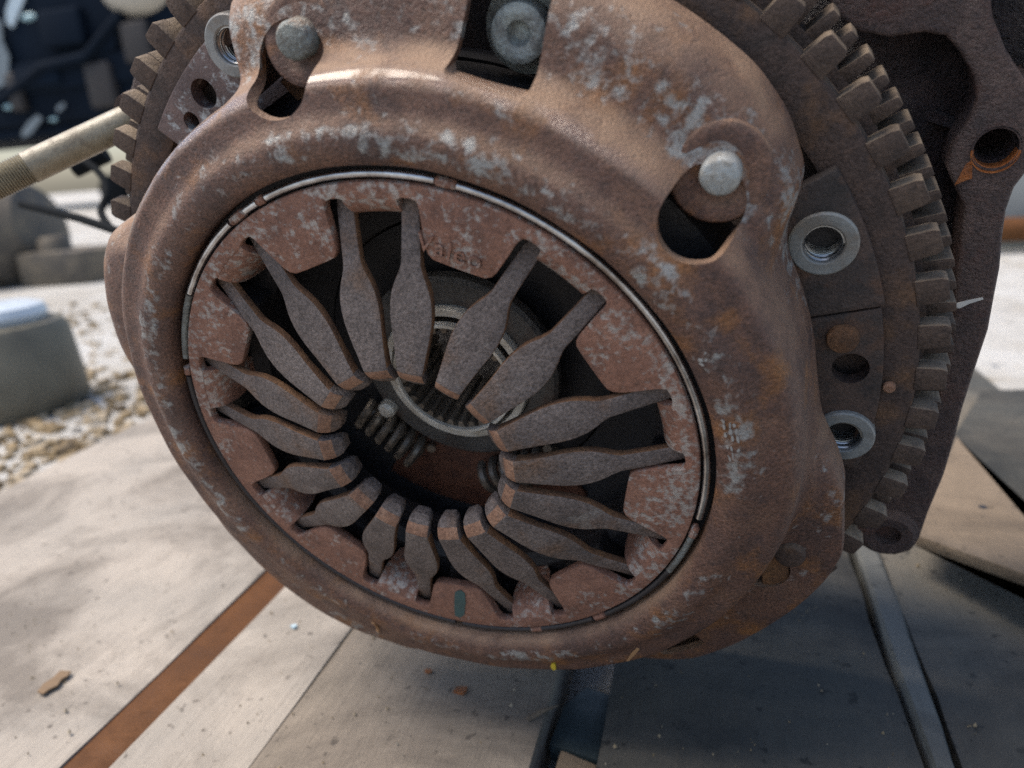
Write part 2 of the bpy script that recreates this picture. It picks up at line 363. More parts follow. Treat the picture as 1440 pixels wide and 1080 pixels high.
# --- cover: stamped shell
RE_TR = [(-20, 1.52), (-14, 1.45), (-6, 1.37), (3, 1.33), (20, 1.33), (26, 1.40), (31, 1.50), (36, 1.545), (42, 1.57), (52, 1.575), (70, 1.58), (95, 1.575), (101, 1.575), (104.6, 1.56), (106, 1.36), (112, 1.33),
         (125, 1.33), (138, 1.33), (143, 1.42), (148, 1.55), (153, 1.585), (160, 1.60), (168, 1.585), (176, 1.54), (186, 1.45), (195, 1.45), (203, 1.47), (214, 1.515), (229, 1.545), (240, 1.52), (252, 1.47), (262, 1.43), (271, 1.39), (280, 1.40), (288, 1.47), (295, 1.56), (301, 1.61), (310, 1.615), (319, 1.605), (329, 1.60), (335, 1.58), (340, 1.52)]
RE_T = [a for a, b in RE_TR]; RE_R = [b for a, b in RE_TR]
NARROW = [(1.034, -.12), (1.034, .004), (1.046, .038), (1.083, .056), (1.135, .056), (1.185, .026), (1.225, .015), (1.256, .009), (1.278, -.014), (1.292, -.06), (1.300, -.12), (1.306, -.17), (1.312, -.22), (1.317, -.27), (1.322, -.32), (1.327, -.37), (1.334, -.45)]
def cover_profile(th):
    re = interp(RE_T, RE_R, th if th < 340 else th-360)
    t = min(1, max(0, (re-1.33)/.17)); t = t*t*(3-2*t); e = max(re, 1.50)
    top = NARROW[:8]
    L2 = top+[(1.280, -.012), (1.299, -.052), (1.318, -.105), (1.343, -.138), (1.38, -.152), (e-.10, -.180), (e-.045, -.225), (e-.012, -.290), (e+.008, -.44)]
    L1 = top+[(1.280, -.014), (1.302, -.070), (1.320, -.150), (1.343, -.205), (1.38, -.225), (e-.10, -.236), (e-.035, -.244), (e-.006, -.262), (e+.004, -.40)]
    L3 = top+[(1.285, .000), (1.305, -.020), (1.335, -.040), (1.365, -.055), (1.40, -.066), (e-.07, -.078), (e-.03, -.095), (e-.006, -.14), (e+.004, -.36)]
    a1 = interp([262, 285], [0, 1], th); a3 = interp([182, 196, 250, 274], [0, 1, 1, 0], th)
    w1 = a1 if th > 200 else (1-interp([0, 22], [0, 1], th) if th < 100 else 0)
    LOBE = [tuple((1-w1-a3)*p[q]+w1*p1[q]+a3*p3[q] for q in (0, 1)) for p, p1, p3 in zip(L2, L1, L3)] if w1+a3 <= 1 else [tuple((w1*p1[q]+a3*p3[q])/(w1+a3) for q in (0, 1)) for p1, p3 in zip(L1, L3)]
    return [((1-t)*a[0]+t*b[0], (1-t)*a[1]+t*b[1]) for a, b in zip(NARROW, LOBE)]
def build_cover():
    NT_, NP = 600, 60; TH = .032; V = []; Fc = []
    base = [cover_profile(360*i/NT_) for i in range(NT_)]
    base = np.array(base)
    sm = sum(np.roll(base, k, 0) for k in range(-2, 3))/5
    for i in range(NT_):
        th = 360*i/NT_; P = smooth_curve(sm[i], NP)
        d = np.gradient(P, axis=0); nrm = np.stack([d[:, 1], -d[:, 0]], 1); nrm /= np.linalg.norm(nrm, axis=1)[:, None]+1e-9
        nrm = -nrm if (nrm[NP//3, 1] > 0) else nrm    # towards the inside (down)
        Q = P+nrm*TH
        Q[:, 0] = np.maximum(Q[:, 0], 1.0+.032)
        for r_, z in list(P)+list(Q[::-1]):
            w_ = .0025*math.sin(th*.11+r_*9)+.002*math.sin(th*.37+2)
            V.append((*pol(r_, th), z+w_))
    L = 2*NP
    for i in range(NT_):
        j = (i+1) % NT_
        for k in range(L):
            k2 = (k+1) % L; Fc.append((i*L+k, j*L+k, j*L+k2, i*L+k2))
    return mk("cover", V, Fc, 'cover', root, 40)
cover = build_cover()
PINS = [(1.377, 93.6, 'pin_dull', -.012), (1.377, 38.0, 'pin', -.026), (1.405, 332.2, 'fly', -.118)]
HOLES = [(1.316, 95.6, .122), (1.292, 36.5, .112), (1.375, 326.6, .095)]
cut = []
for r_, th, hr in HOLES:
    cut.append(prism("cutter", circ(hr, 40, pol(r_, th)), -.8, .3, 'cover', None))
for th in (67.6, 187.6, 301.5):
    c0 = [(1.287, -5.0), (1.30, -5.6), (1.52, -4.2), (1.53, -3.6), (1.53, 3.6), (1.52, 4.2), (1.30, 5.0), (1.287, 4.4)]
    cut.append(prism("cutter", [pol(r_, th+a) for r_, a in c0], -.8, .3, 'cover', None))
carve(cover, cut); shade(cover.data, 40)
# rivet bosses and drive rivets
for i, (r_, th, pm, dz) in enumerate(PINS):
    c = pol(r_, th)
    zt = -.150+dz
    lathe("rivet_boss", [(.0, -.014), (.065, -.014), (.09, -.005), (.122, 0), (.136, -.006), (.143, -.02), (.143, -.08), (.0, -.08)], 'cover', root, 40).matrix_local = Matrix.Translation((*c, zt+(.024 if 30 < th < 40 else .006))) @ Matrix.Rotation(R(th), 4, 'Z') @ Matrix.Rotation(R(13 if dz > -.05 else 2), 4, 'Y')
    lathe("rivet", [(.0, zt+.064), (.044, zt+.064), (.052, zt+.059), (.056, zt+.05), (.058, zt-.02), (.0, zt-.02)], pm, root, 28, c)
    st = boxm("drive_strap", (-.26, -.05, -.262), (.16, .05, -.245), 'edge', root, .004); st.rotation_euler = (0, 0, R(th-62)); st.location = (*pol(r_-.03, th-2.5), 0)
# leaf strap seen through the hole beside the right rivet
# --- retaining ring with tongues and turned-down lips
def ring_outline():
    th = []; ri = []
    for p in PAIR:
        seq = [(-5.6, .925), (-6.0, .932), (-7.6, .935), (-9.2, .932), (-10.2, .922), (-10.4, .90)]
        tongue = [(10.2, .905), (10.9, .83), (11.5, .785), (12.2, .765), (13.4, .752), (16, .747), (20, .745), (24, .747), (26.6, .752), (27.8, .765), (28.5, .785), (29.1, .83), (29.8, .905)]
        per = [(0, .928), (3, .927), (5.4, .926), (5.9, .930), (6.6, .935), (8.2, .937), (9.6, .932)]+tongue+[(30.4, .932), (31.8, .937), (33.4, .935), (34.1, .930), (34.6, .926), (37, .927)]
        for a, r_ in per: th.append(p+a); ri.append(r_)
    return th, ri
th, ri = ring_outline()
annulus("retaining_ring", th, ri, [.984]*len(th), -.026, .012, 'ring', root, True, 30, .008)
def lip_mesh(p):
    prof = [(.945, .010), (.922, .007), (.898, -.006), (.876, -.030), (.861, -.066), (.853, -.11), (.849, -.16), (.848, -.20)]
    V = []; Fc = []; nx = 9; T = .03
    for k, (r_, z) in enumerate(prof):
        d = 5.7 if k < 5 else [5.4, 4.6, 2.9][k-5]
        for i in range(nx):
            a = p-d+2*d*i/(nx-1); V.append((*pol(r_, a), z))
    n = len(V)
    for k, (r_, z) in enumerate(prof):
        d = 5.7 if k < 5 else [5.4, 4.6, 2.9][k-5]
        off = (0, -T) if k < 2 else ((T*.7, -T*.7) if k < 4 else (T, 0))
        for i in range(nx):
            a = p-d+2*d*i/(nx-1); V.append((*pol(r_+off[0], a), z+off[1]))
    m = len(prof)
    for s_ in (0, n):
        for k in range(m-1):
            for i in range(nx-1): q = s_+k*nx+i; Fc.append((q, q+1, q+nx+1, q+nx))
    for k in range(m-1):
        for i in (0, nx-1): q = k*nx+i; Fc.append((q, q+nx, q+nx+n, q+n))
    for i in range(nx-1):
        for k in (0, m-1): q = k*nx+i; Fc.append((q, q+1, q+1+n, q+n))
    return V, Fc
lip0 = None
for p in PAIR:
    if lip0 is None:
        V, Fc = lip_mesh(0); lip0 = mk("lip", V, Fc, 'ring', root, 40); lip0.rotation_euler = (0, 0, R(p))
    else: copy_of(lip0, root, R(p))
# lettering stamped in the top tongue
def text_mesh(txt, size, depth, name, mat, parent):
    cu = bpy.data.curves.new(name, 'FONT'); cu.body = txt; cu.size = size; cu.extrude = depth; cu.align_x = 'CENTER'; cu.align_y = 'CENTER'; cu.space_character = 1.12
    o = bpy.data.objects.new(name, cu); sc.collection.objects.link(o); me = evaluated(o); bpy.data.objects.remove(o)
    me.materials.clear(); me.materials.append(MT[mat]); o = bpy.data.objects.new(name, me); sc.collection.objects.link(o); o.parent = parent
    return o
lt = text_mesh("Valeo", .084, .010, "lettering", 'ring', root)
lt.location = (*pol(.800, 68.0), .010); lt.rotation_euler = (0, 0, R(66.5-90))
# --- paint marks and scratches on the plate
def onface(px, py, z):
    d = np.array([(px-720)/F, (py-540)/F, 1.0]); o = CC+A*z; q = d*((o@A)/(d@A))-o; return float(q@E1), float(q@E2)
def cover_z(x, y):
    P = np.array(cover_profile(math.degrees(math.atan2(y, x)) % 360)); return float(np.interp(math.hypot(x, y), P[:, 0], P[:, 1]))
def fleck(name, strips, mat, lift=.004, z=None):
    V = []; Fc = []
    for st in strips:
        b = len(V); n = len(st)
        top = [onface(px, py, .02 if z is None else z) for px, py in st]
        for up_ in (lift, -.004):
            for x, y in top: V.append((x, y, (cover_z(x, y) if z is None else z)+up_))
        Fc.append(tuple(range(b, b+n))); Fc.append(tuple(range(b+2*n-1, b+n-1, -1)))
        for k in range(n): Fc.append((b+k, b+(k+1) % n, b+n+(k+1) % n, b+n+k))
    return mk(name, V, Fc, mat, root, 0)
def blob(px, py, a, b, rot, n=9, sd=0):
    g = random.Random(sd); cr, sr = math.cos(R(rot)), math.sin(R(rot)); o = []
    for i in range(n):
        t_ = 2*math.pi*i/n; k_ = g.uniform(.75, 1.15); u, v = a*k_*math.cos(t_), b*k_*math.sin(t_); o.append((px+u*cr-v*sr, py+u*sr+v*cr))
    return o
fleck("paint_mark", [[(640, 832), (648, 829), (654, 834), (655, 848), (653, 864), (647, 868), (640, 865), (639, 850)]], plain("teal_paint_mark", (.035, .085, .085), .6), .003, .012)
fleck("yellow_fleck", [blob(778, 938, 4, 7, 0, 8, 1)], plain("yellow_paint", (.65, .50, .04), .5))
orange_scr = plain("bright_scratch", (.45, .26, .13), .5)
fleck("scratch", [[(527, 866), (531, 868), (533, 884), (532, 893), (528, 890), (529, 880)]], orange_scr)
fleck("scratch", [[(880, 932), (888, 918), (896, 909), (900, 911), (893, 921), (884, 932)]], orange_scr)
pale_fl = plain("bare_metal_fleck", (.34, .34, .33), .5, .2)
rr_ = random.Random(11)
def scuffs(cx, cy, nx, ny, dx, dy, shear, rot, keep, sd):
    g = random.Random(sd); out = []
    for a in range(nx):
        for b in range(ny):
            if g.random() > keep: continue
            out.append(blob(cx+dx*a+shear*b+g.uniform(-2.5, 2.5), cy+dy*b+dx*.35*a+g.uniform(-2.5, 2.5), g.uniform(1.5, 5.5), g.uniform(1.2, 3), rot+g.uniform(-25, 25), g.choice((5, 6, 7)), g.random()))
    return out
fleck("bare_fleck", scuffs(1018, 584, 3, 7, 9, 8.5, 1.2, 75, .62, 3), pale_fl, .0018)
fleck("bare_fleck", scuffs(972, 474, 4, 4, 9, 9, 3, 40, .6, 5), pale_fl, .0018)
# --- fulcrum wire: polished segments, dark ones coloured for shade, rust lumps between
def wire_seg(a0, a1, m='wire'):
    n = max(6, int((a1-a0)/2)); tube("fulcrum_wire", [(*pol(1.004, a0+(a1-a0)*i/n), -.004) for i in range(n+1)], .0130, m, root, 10)
for a0, a1 in ((-8, 68.5), (72.5, 107), (109.5, 113), (118, 140)): wire_seg(a0, a1)
wire_seg(343, 352.2); wire_seg(326, 340, 'pin_dull')
wire_seg(140.5, 158, 'pin_dull')
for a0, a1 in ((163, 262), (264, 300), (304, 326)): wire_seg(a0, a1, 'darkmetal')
for a, l_ in ((70.5, 2.4), (108.3, 1.0), (115.5, 2.6), (161.5, 1.2), (339, 1.8), (302, 2), (284, 2)):
    tube("wire_clip", [(*pol(1.0, a-l_), -.014), (*pol(1.004, a-l_*.6), -.004), (*pol(1.004, a+l_*.6), -.004), (*pol(1.0, a+l_), -.014)], [.008, .016, .016, .008], 'ring', root, 8)
# groove floor beneath the wire
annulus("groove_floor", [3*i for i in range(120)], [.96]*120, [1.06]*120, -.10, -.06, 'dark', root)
# --- spring fingers
def finger_mesh(sgn):
    W_s = [.31, .322, .345, .37, .39, .43, .47, .52, .56, .60, .645, .68, .705, .73, .80, .90, .955, .965]
    W_w = [.026, .041, .044, .0455, .0475, .053, .059, .067, .0725, .073, .066, .053, .041, .034, .032, .030, .026, .016]
    rows = [.308, .312, .318, .326, .336, .342, .354, .366, .374, .378, .384, .40, .43, .46, .49, .52, .55, .58, .61, .64, .66, .68, .70, .715, .73, .745, .76, .78, .82, .86, .90, .935, .955, .962, .966]
    ZC = .115
    def zt(s):
        if s >= .38: return ZC+(s-.38)*(-(ZC+.030)/.53)+.012*math.sin(math.pi*min(1, (s-.38)/.53))
        return interp([.30, .312, .342, .362, .38], [ZC-.058, ZC-.045, ZC-.016, ZC-.004, ZC], s)
    V = []; Fc = []; fm = []; cols = [-1, -.55, 0, .55, 1]; T = .034
    for side in (0, 1):
        for s in rows:
            T = interp([.31, .38, .5], [.046, .044, .034], s)
            w_ = interp(W_s, W_w, s); ang = sgn*interp([.40, .50, .93], [10.0, 9.9, 7.5], s)
            for c in cols:
                x = s; y = c*w_; a = R(ang)
                V.append((x*math.cos(a)-y*math.sin(a), x*math.sin(a)+y*math.cos(a), zt(s)-side*T-(.0035*c*c if side == 0 else 0)))
    nr, nc = len(rows), len(cols); n = nr*nc
    for side in (0, 1):
        for j in range(nr-1):
            for i in range(nc-1):
                q = side*n+j*nc+i; Fc.append((q, q+1, q+nc+1, q+nc)); fm.append(1 if (side == 0 and rows[j] < .375 and rows[j] >= .336) else 0)
    for j in range(nr-1):
        for i in (0, nc-1): q = j*nc+i; Fc.append((q, q+nc, q+nc+n, q+n)); fm.append(2 if j > 9 else 0)
    for i in range(nc-1):
        for j in (0, nr-1): q = j*nc+i; Fc.append((q, q+1, q+1+n, q+n)); fm.append(0)
    return V, Fc, fm
protos = []
for sgn in (1, -1):
    V, Fc, fm = finger_mesh(sgn)
    protos.append(mk("spring_finger", V, Fc, None, root, 32, .006, 2, ['finger', 'wear', 'edge'], fm))
rng = random.Random(7)
for k, p in enumerate(PAIR):
    for o in protos:
        c = o if k == 0 else copy_of(o, root)
        c.rotation_euler = (R(rng.uniform(-.5, .5)), R(rng.uniform(-.4, .4)), R(p+rng.uniform(-.5, .5)))
# --- cast pressure ring deep inside
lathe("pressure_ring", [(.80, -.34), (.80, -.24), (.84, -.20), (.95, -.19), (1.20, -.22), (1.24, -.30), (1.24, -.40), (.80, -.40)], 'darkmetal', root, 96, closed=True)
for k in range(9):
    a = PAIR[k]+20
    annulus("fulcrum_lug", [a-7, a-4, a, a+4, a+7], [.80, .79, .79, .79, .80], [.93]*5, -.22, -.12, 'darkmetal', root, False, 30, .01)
# ================================================================== CLUTCH DISC
disc = thing("clutch_disc", "dark clutch disc with splined hub deep behind the spring fingers", "clutch disc", CM @ Matrix.Translation((-.04*S, .025*S, 0)))
NS = 30; th = []; ri = []
for i in range(NS):
    for a, r_ in ((0, .214), (.25, .214), (.4, .240), (.75, .240), (.9, .214)): th.append((i+a)*360/NS); ri.append(r_)
annulus("splined_hub", th, ri, [.244]*len(th), -.75, -.385, 'springmetal', disc, True, 25, .002)
lathe("hub_rim", [(.2405, -.39), (.244, -.372), (.256, -.372), (.260, -.40), (.2405, -.42)], 'hub', disc, 72, closed=True)
lathe("hub_collar", [(.275, -.43), (.279, -.405), (.306, -.405), (.314, -.42), (.314, -.60), (.275, -.60)], 'hub', disc, 72, closed=True)
lathe("hub_flange", [(.318, -.435), (.35, -.432), (.412, -.438), (.428, -.452), (.428, -.50), (.318, -.50)], 'plate', disc, 72, closed=True)
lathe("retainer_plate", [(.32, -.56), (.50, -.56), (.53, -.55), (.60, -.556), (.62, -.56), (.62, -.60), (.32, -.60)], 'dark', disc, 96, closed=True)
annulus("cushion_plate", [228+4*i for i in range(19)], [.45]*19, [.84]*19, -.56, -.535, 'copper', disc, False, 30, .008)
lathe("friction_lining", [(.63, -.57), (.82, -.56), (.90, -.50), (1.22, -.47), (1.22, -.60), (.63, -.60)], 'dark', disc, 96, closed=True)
def coil(n_turn, length, rad, wr):
    N = n_turn*14; return tube("damper_spring", [(length*(i/N-.5), rad*math.cos(2*math.pi*n_turn*i/N), rad*math.sin(2*math.pi*n_turn*i/N)) for i in range(N+1)], wr, 'springmetal', disc, 7)
sp0 = coil(6, .34, .07, .021)
for k, a in enumerate((220, 286)):
    c = sp0 if k == 0 else copy_of(sp0, disc); c.location = (*pol(.56, a), -.485); c.rotation_euler = (0, 0, R(a+90))
lathe("stud", [(0, -.385), (.026, -.387), (.038, -.40), (.040, -.46), (0, -.46)], 'hub', disc, 20, pol(.41, 205))
for a in (316,): lathe("stud", [(0, -.385), (.026, -.387), (.038, -.40), (.040, -.46), (0, -.46)], 'hub', disc, 20, pol(.405, a))
# ================================================================== FLYWHEEL
fly = thing("flywheel", "dark rusted flywheel with two rows of teeth behind the clutch cover", "flywheel", CM)
lathe("flywheel_body", [(.30, -.62), (1.56, -.62), (1.56, -.80), (.30, -.80)], 'pad', fly, 120, closed=True)
lathe("trigger_ring", [(1.505, -.540), (1.515, -.535), (1.645, -.531), (1.662, -.540), (1.666, -.60), (1.60, -.615), (1.505, -.61)], 'fly', fly, 160, closed=True)
trg = [o for o in fly.children if o.name.startswith("trigger_ring")][0]
NTT = 63; pitch = 360/NTT; ph = 37.4
def tooth_mesh(r0, r1, r2, a0, a1, z0, z1, mat, parent, name, bev):
    P = [(r0, -a0), (r1, -a1), (r2, -a1*.80), (r2, a1*.80), (r1, a1), (r0, a0)]
    return prism(name, [pol(r_, a) for r_, a in P], z0, z1, mat, parent, bev, 2)
t0 = tooth_mesh(1.655, 1.735, 1.753, 1.58, 1.40, -.60, -.532, 'tooth', trg, "tooth", .003)
for k in range(NTT):
    c = t0 if k == 0 else copy_of(t0, trg); c.rotation_euler = (0, 0, R(ph+k*pitch))
lathe("ring_gear", [(1.50, -.66), (1.66, -.655), (1.692, -.665), (1.692, -.80), (1.50, -.80)], 'fly', fly, 160, closed=True)
rg = [o for o in fly.children if o.name.startswith("ring_gear")][0]
NG = 135; t1 = tooth_mesh(1.685, 1.775, 1.785, .86, .58, -.795, -.665, 'tooth', rg, "gear_tooth", .0025)
for k in range(NG):
    c = t1 if k == 0 else copy_of(t1, rg); c.rotation_euler = (0, 0, R(36.3+k*360/NG))
def pad(a0, a1, r0, r1, z0, z1, mat, name="mounting_pad", holes=()):
    n = 24; ths = [a0+(a1-a0)*i/n for i in range(n+1)]
    o = annulus(name, ths, [r0]*(n+1), [r1]*(n+1), z0, z1, mat, fly, False, 30, .008)
    if holes:
        carve(o, [prism("cutter", circ(hr, 28, pol(r_, a)), z0-.2, z1+.2, mat, None) for r_, a, hr in holes]); shade(o.data, 30)
    return o
BUSH = [(1.432, 19.1), (1.458, 348.1), (1.487, 113.6)]
pad(8.6, 27.2, 1.10, 1.562, -.56, -.497, 'pad', holes=((*BUSH[0], .085),))
pad(-17.5, 8.3, 1.10, 1.550, -.565, -.505, 'pad', holes=((*BUSH[1], .085), (1.445, 359.5, .062)))
pad(107, 134, 1.10, 1.565, -.565, -.502, 'pad_scuffed', holes=((*BUSH[2], .085), (1.462, 123.2, .055), (1.452, 128.6, .035)))
pad(222, 265, 1.10, 1.555, -.565, -.502, 'pad')
for r_, a in BUSH:
    c = pol(r_, a); b = lathe("threaded_bush", [(.064, -.56), (.064, -.490), (.069, -.486), (.102, -.486), (.108, -.491), (.110, -.503), (.110, -.56)], 'bush', fly, 44, c)
    N = 22*9; tube("thread", [(c[0]+.0625*math.cos(2*math.pi*i/22), c[1]+.0625*math.sin(2*math.pi*i/22), -.496-.0125*i/22) for i in range(N)], .006, 'thread', b, 6)
    lathe("bore_wall", [(.066, -.495), (.066, -.600), (0, -.612)], 'darkmetal', b, 32, c)
lathe("pad_rivet", [(0, -.478), (.03, -.478), (.05, -.484), (.054, -.495), (.054, -.51), (0, -.51)], 'edge', fly, 26, pol(1.422, 4.6))
lathe("pad_rivet", [(0, -.500), (.012, -.500), (.02, -.507), (.022, -.52), (0, -.53)], 'wear', fly, 16, pol(1.575, 356.5))
# bolt standing in the square window of the cover
bc = pol(1.385, 66.6)
bo = lathe("window_bolt", [(.0, -.275), (.022, -.275), (.030, -.262), (.036, -.243), (.05, -.236), (.07, -.236), (.081, -.243), (.085, -.26), (.085, -.32), (.115, -.33), (.128, -.335), (.130, -.36), (0, -.37)], 'bolt', fly, 40, bc)
boxm("window_step", (0, 0, 0), (.1, .1, .05), 'darkmetal', fly, .006).matrix_local = Matrix.Rotation(R(66.6), 4, 'Z') @ Matrix.Translation((1.27, -.06, -.40))
# ================================================================== ENGINE CASTING BEHIND
hs = thing("bellhousing_flange", "dark brown cast flange with a round rusty bolt hole right of the flywheel", "casting", CM)
O_ = [(2.10, .86), (2.06, .66), (2.0, .53), (1.955, .45), (1.94, .37), (1.94, .27), (1.945, .15), (1.94, .04), (1.935, -.10), (1.905, -.30), (1.88, -.48), (1.87, -.60), (1.845, -.80), (1.80, -1.02), (1.775, -1.18), (1.745, -1.26), (1.68, -1.295), (1.60, -1.285), (1.52, -1.24), (1.43, -1.27)]
I_ = [(1.38, -1.12), (1.46, -1.02), (1.55, -.90), (1.66, -.72), (1.76, -.52), (1.795, -.38), (1.81, -.2), (1.815, 0), (1.81, .14), (1.81, .28), (1.81, .40), (1.775, .47), (1.745, .54), (1.765, .63), (1.80, .69), (1.815, .76), (1.80, .83), (1.755, .91), (1.71, .965), (1.65, .985), (1.55, .985), (1.46, 1.015), (1.40, 1.07), (1.36, 1.14)]
T_ = [(1.30, 1.30), (1.36, 1.44), (1.50, 1.52), (1.66, 1.50), (1.76, 1.38), (1.80, 1.16), (1.835, 1.0), (1.88, .90), (1.95, .79), (2.02, .84)]
poly = O_+I_+T_
fl = prism("flange", poly, -1.12, -.90, 'cast', hs, .018, 3)
hc = pol(1.972, 17.4)
hc = (1.885, .592)
carve(fl, [prism("cutter", circ(.066, 40, hc), -1.3, -.5, 'cast', None)]); shade(fl.data, 35)
b = lathe("bolt_hole", [(.074, -.897), (.066, -.903), (.0655, -1.10), (0, -1.13)], 'oily', hs, 40, hc)
n = 24; V = []; Fc = []
for i in range(n+1):
    a = R(178+172*i/n); wv = .018*math.sin(math.pi*i/n)+.002
    for r_, z in ((.072+wv*.5, -.8965), (.064, -.902), (.0635, -.93-wv*2.5)): V.append((hc[0]+r_*math.cos(a), hc[1]+r_*math.sin(a), z))
for i in range(n):
    for k in range(2): Fc.append((i*3+k, i*3+k+1, i*3+3+k+1, i*3+3+k))
mk("rust_crescent", V, Fc, 'orange', b, 50)
lathe("hole_bore", [(.0635, -.945), (.0632, -1.10), (0, -1.12)], 'oily', b, 32, hc)
N = 20*7; tube("hole_thread", [(hc[0]+.063*math.cos(2*math.pi*i/20), hc[1]+.063*math.sin(2*math.pi*i/20), -.94-.022*i/20) for i in range(N)], .007, 'oily', b, 6)
prism("rust_stain", [(1.775, .478), (1.80, .49), (1.825, .497), (1.822, .53), (1.82, .56), (1.803, .55), (1.79, .52)], -.905, -.8985, 'orange', hs)
lg = lathe("lug", [(.0, -.93), (.05, -.93), (.055, -.86), (.10, -.855), (.125, -.87), (.13, -1.05), (0, -1.06)], 'cast', hs, 32, (1.64, -1.13))
prism("paint_scratch", [(1.815, .005), (1.83, .0), (1.86, .018), (1.905, .035), (1.90, .043), (1.85, .032), (1.82, .022)], -.902, -.8985, plain("white_paint_fleck", (.6, .6, .57), .6), hs)
eb = thing("engine_block", "oily black engine block behind the flywheel at top right", "engine", CM)
bp_ = prism("rear_wall", [(-.9, -1.0), (1.35, -1.05), (1.70, -.6), (1.84, 0), (1.84, .5), (1.86, .9), (1.9, 1.4), (1.9, 2.4), (-1.1, 2.4), (-1.2, .6)], -1.9, -1.08, 'oily', eb, .05, 3)
lathe("rear_seal_carrier", [(.0, -.98), (.5, -.98), (.9, -1.0), (1.0, -1.09)], 'oily', eb, 48)
for (x, y, r_) in ((1.62, .70, .13), (1.50, .52, .10), (1.66, .28, .07)):
    lathe("cast_bulge", [(0, -1.02), (r_*.5, -1.03), (r_*.85, -1.06), (r_*1.1, -1.10)], 'oily', eb, 28, (x, y))
prism("cast_rib", [(1.40, .80), (1.78, .62), (1.79, .66), (1.41, .86)], -1.09, -1.03, 'oily', eb, .02)
prism("sump_wall", [(1.80, .5), (2.6, .9), (2.6, 2.4), (1.88, 2.4)], -2.0, -1.13, 'oily', eb, .05)
tube("oil_pipe", [(1.98, .70, -1.08), (2.02, .9, -1.06), (2.0, 1.3, -1.07)], .04, 'oily', eb, 12)
# ------- threaded rod and its bracket
rod = thing("threaded_rod", "yellowish plated steel rod with a threaded end at the left edge", "rod")
def toW(x, y, z):
    v = CM @ Vector((x*S, y*S, z*S)); return np.array(v)/S
p0 = toW(-1.45, 1.14, -.86); p1 = PD(-70, 288, 3.15)
dirv = p1-p0; L = np.linalg.norm(dirv); dirv /= L
pt = []; rr = []
for i in range(40): pt.append(p0+dirv*L*.62*i/39); rr.append(.067)
tube("shank", pt, rr, 'brass', rod, 28)
pt = []; rr = []
q0 = p0+dirv*L*.62; N = 150
for i in range(N+1): pt.append(q0+dirv*L*.38*i/N); rr.append(.064+.0045*math.sin(i*2*math.pi/5))
tube("threaded_end", pt, rr, 'brass', rod, 28)
bk = thing("rod_bracket", "brown steel bracket behind the flywheel teeth holding the yellowish rod", "bracket", CM)
prism("bracket_plate", [(-1.29, 1.37), (-1.36, 1.36), (-1.44, 1.27), (-1.56, 1.16), (-1.57, 1.08), (-1.45, .98), (-1.2, .9), (-1.1, 1.3)], -.90, -.84, 'cast', bk, .012)
lathe("bracket_collar", [(.07, -.845), (.075, -.80), (.10, -.79), (.105, -.845)], 'cast', bk, 28, (-1.46, 1.14))
# ================================================================== RIGHT SIDE
tb = thing("timber_block", "tan timber block with a dark nail hole on the planks at right", "timber")
c0 = G(1288, 752, .28); c1 = G(1345, 612, .28); c2 = c1+(G(1440, 722, .28)-c1)*1.9; c3 = c0+(G(1440, 806, .28)-c0)*1.9
bl = prism("block", [tuple(c0[:2]), tuple(c3[:2]), tuple(c2[:2]), tuple(c1[:2])], .20, .28, 'timber', tb, .012)
prism("foot", [tuple((c0*.3+c2*.7)[:2]), tuple((c0*.2+c3*.8)[:2]), tuple(c3[:2]), tuple(c2[:2])], .0, .20, 'timber', tb, .01)
nh = G(1382, 713, .28); lathe("nail_hole", [(.0, .2835), (.016, .2835), (.026, .282)], 'dark', tb, 16, (nh[0], nh[1]))
t = thing("shade_slab", "added dark slab standing in for shadowy stained ground behind the tan timber block at right", "slab")
prism("slab", [tuple(G(x_, y_, .1)[:2]) for x_, y_ in ((1322, 640), (1470, 730), (1640, 640), (1500, 545), (1380, 548))], -.28, .10, 'plank_oil_shade', t, .02)  # added slab, its dark colour stands in for shadow on the ground
t = thing("teal_plate", "small blue-grey steel plate wedged down in the gap between planks", "plate")
g0 = G(772, 1025, -.12); g1 = G(858, 945, -.12)
prism("plate", [(xs_g0+.03, g0[1]-.1), (xs_g1-.02, g0[1]-.16), (xs_g1-.02, g0[1]+.30), (xs_g0+.14, g0[1]+.34), (xs_g0+.05, g0[1]+.18)], -.22, -.12, plain("blue_grey_paint", (.03, .05, .056), .6), t, .01)
t = thing("wood_offcut", "brown wood offcut in the gap between planks below the blue-grey plate", "offcut")
prism("offcut", [(xs_g0+.07, g0[1]-.9), (xs_g1-.01, g0[1]-.9), (xs_g1-.01, g0[1]-.22), (xs_g0+.10, g0[1]-.15)], -.24, -.09, 'timber', t, .015)
t = thing("splinter", "pale wood splinter sticking across the gap between planks", "splinter")
sA = G(742, 1012, .01); sB = G(785, 992, .03)
tube("splinter", [sA, (sA+sB)/2+np.array([0, 0, .01]), sB], [.014, .011, .003], 'timber', t, 6)
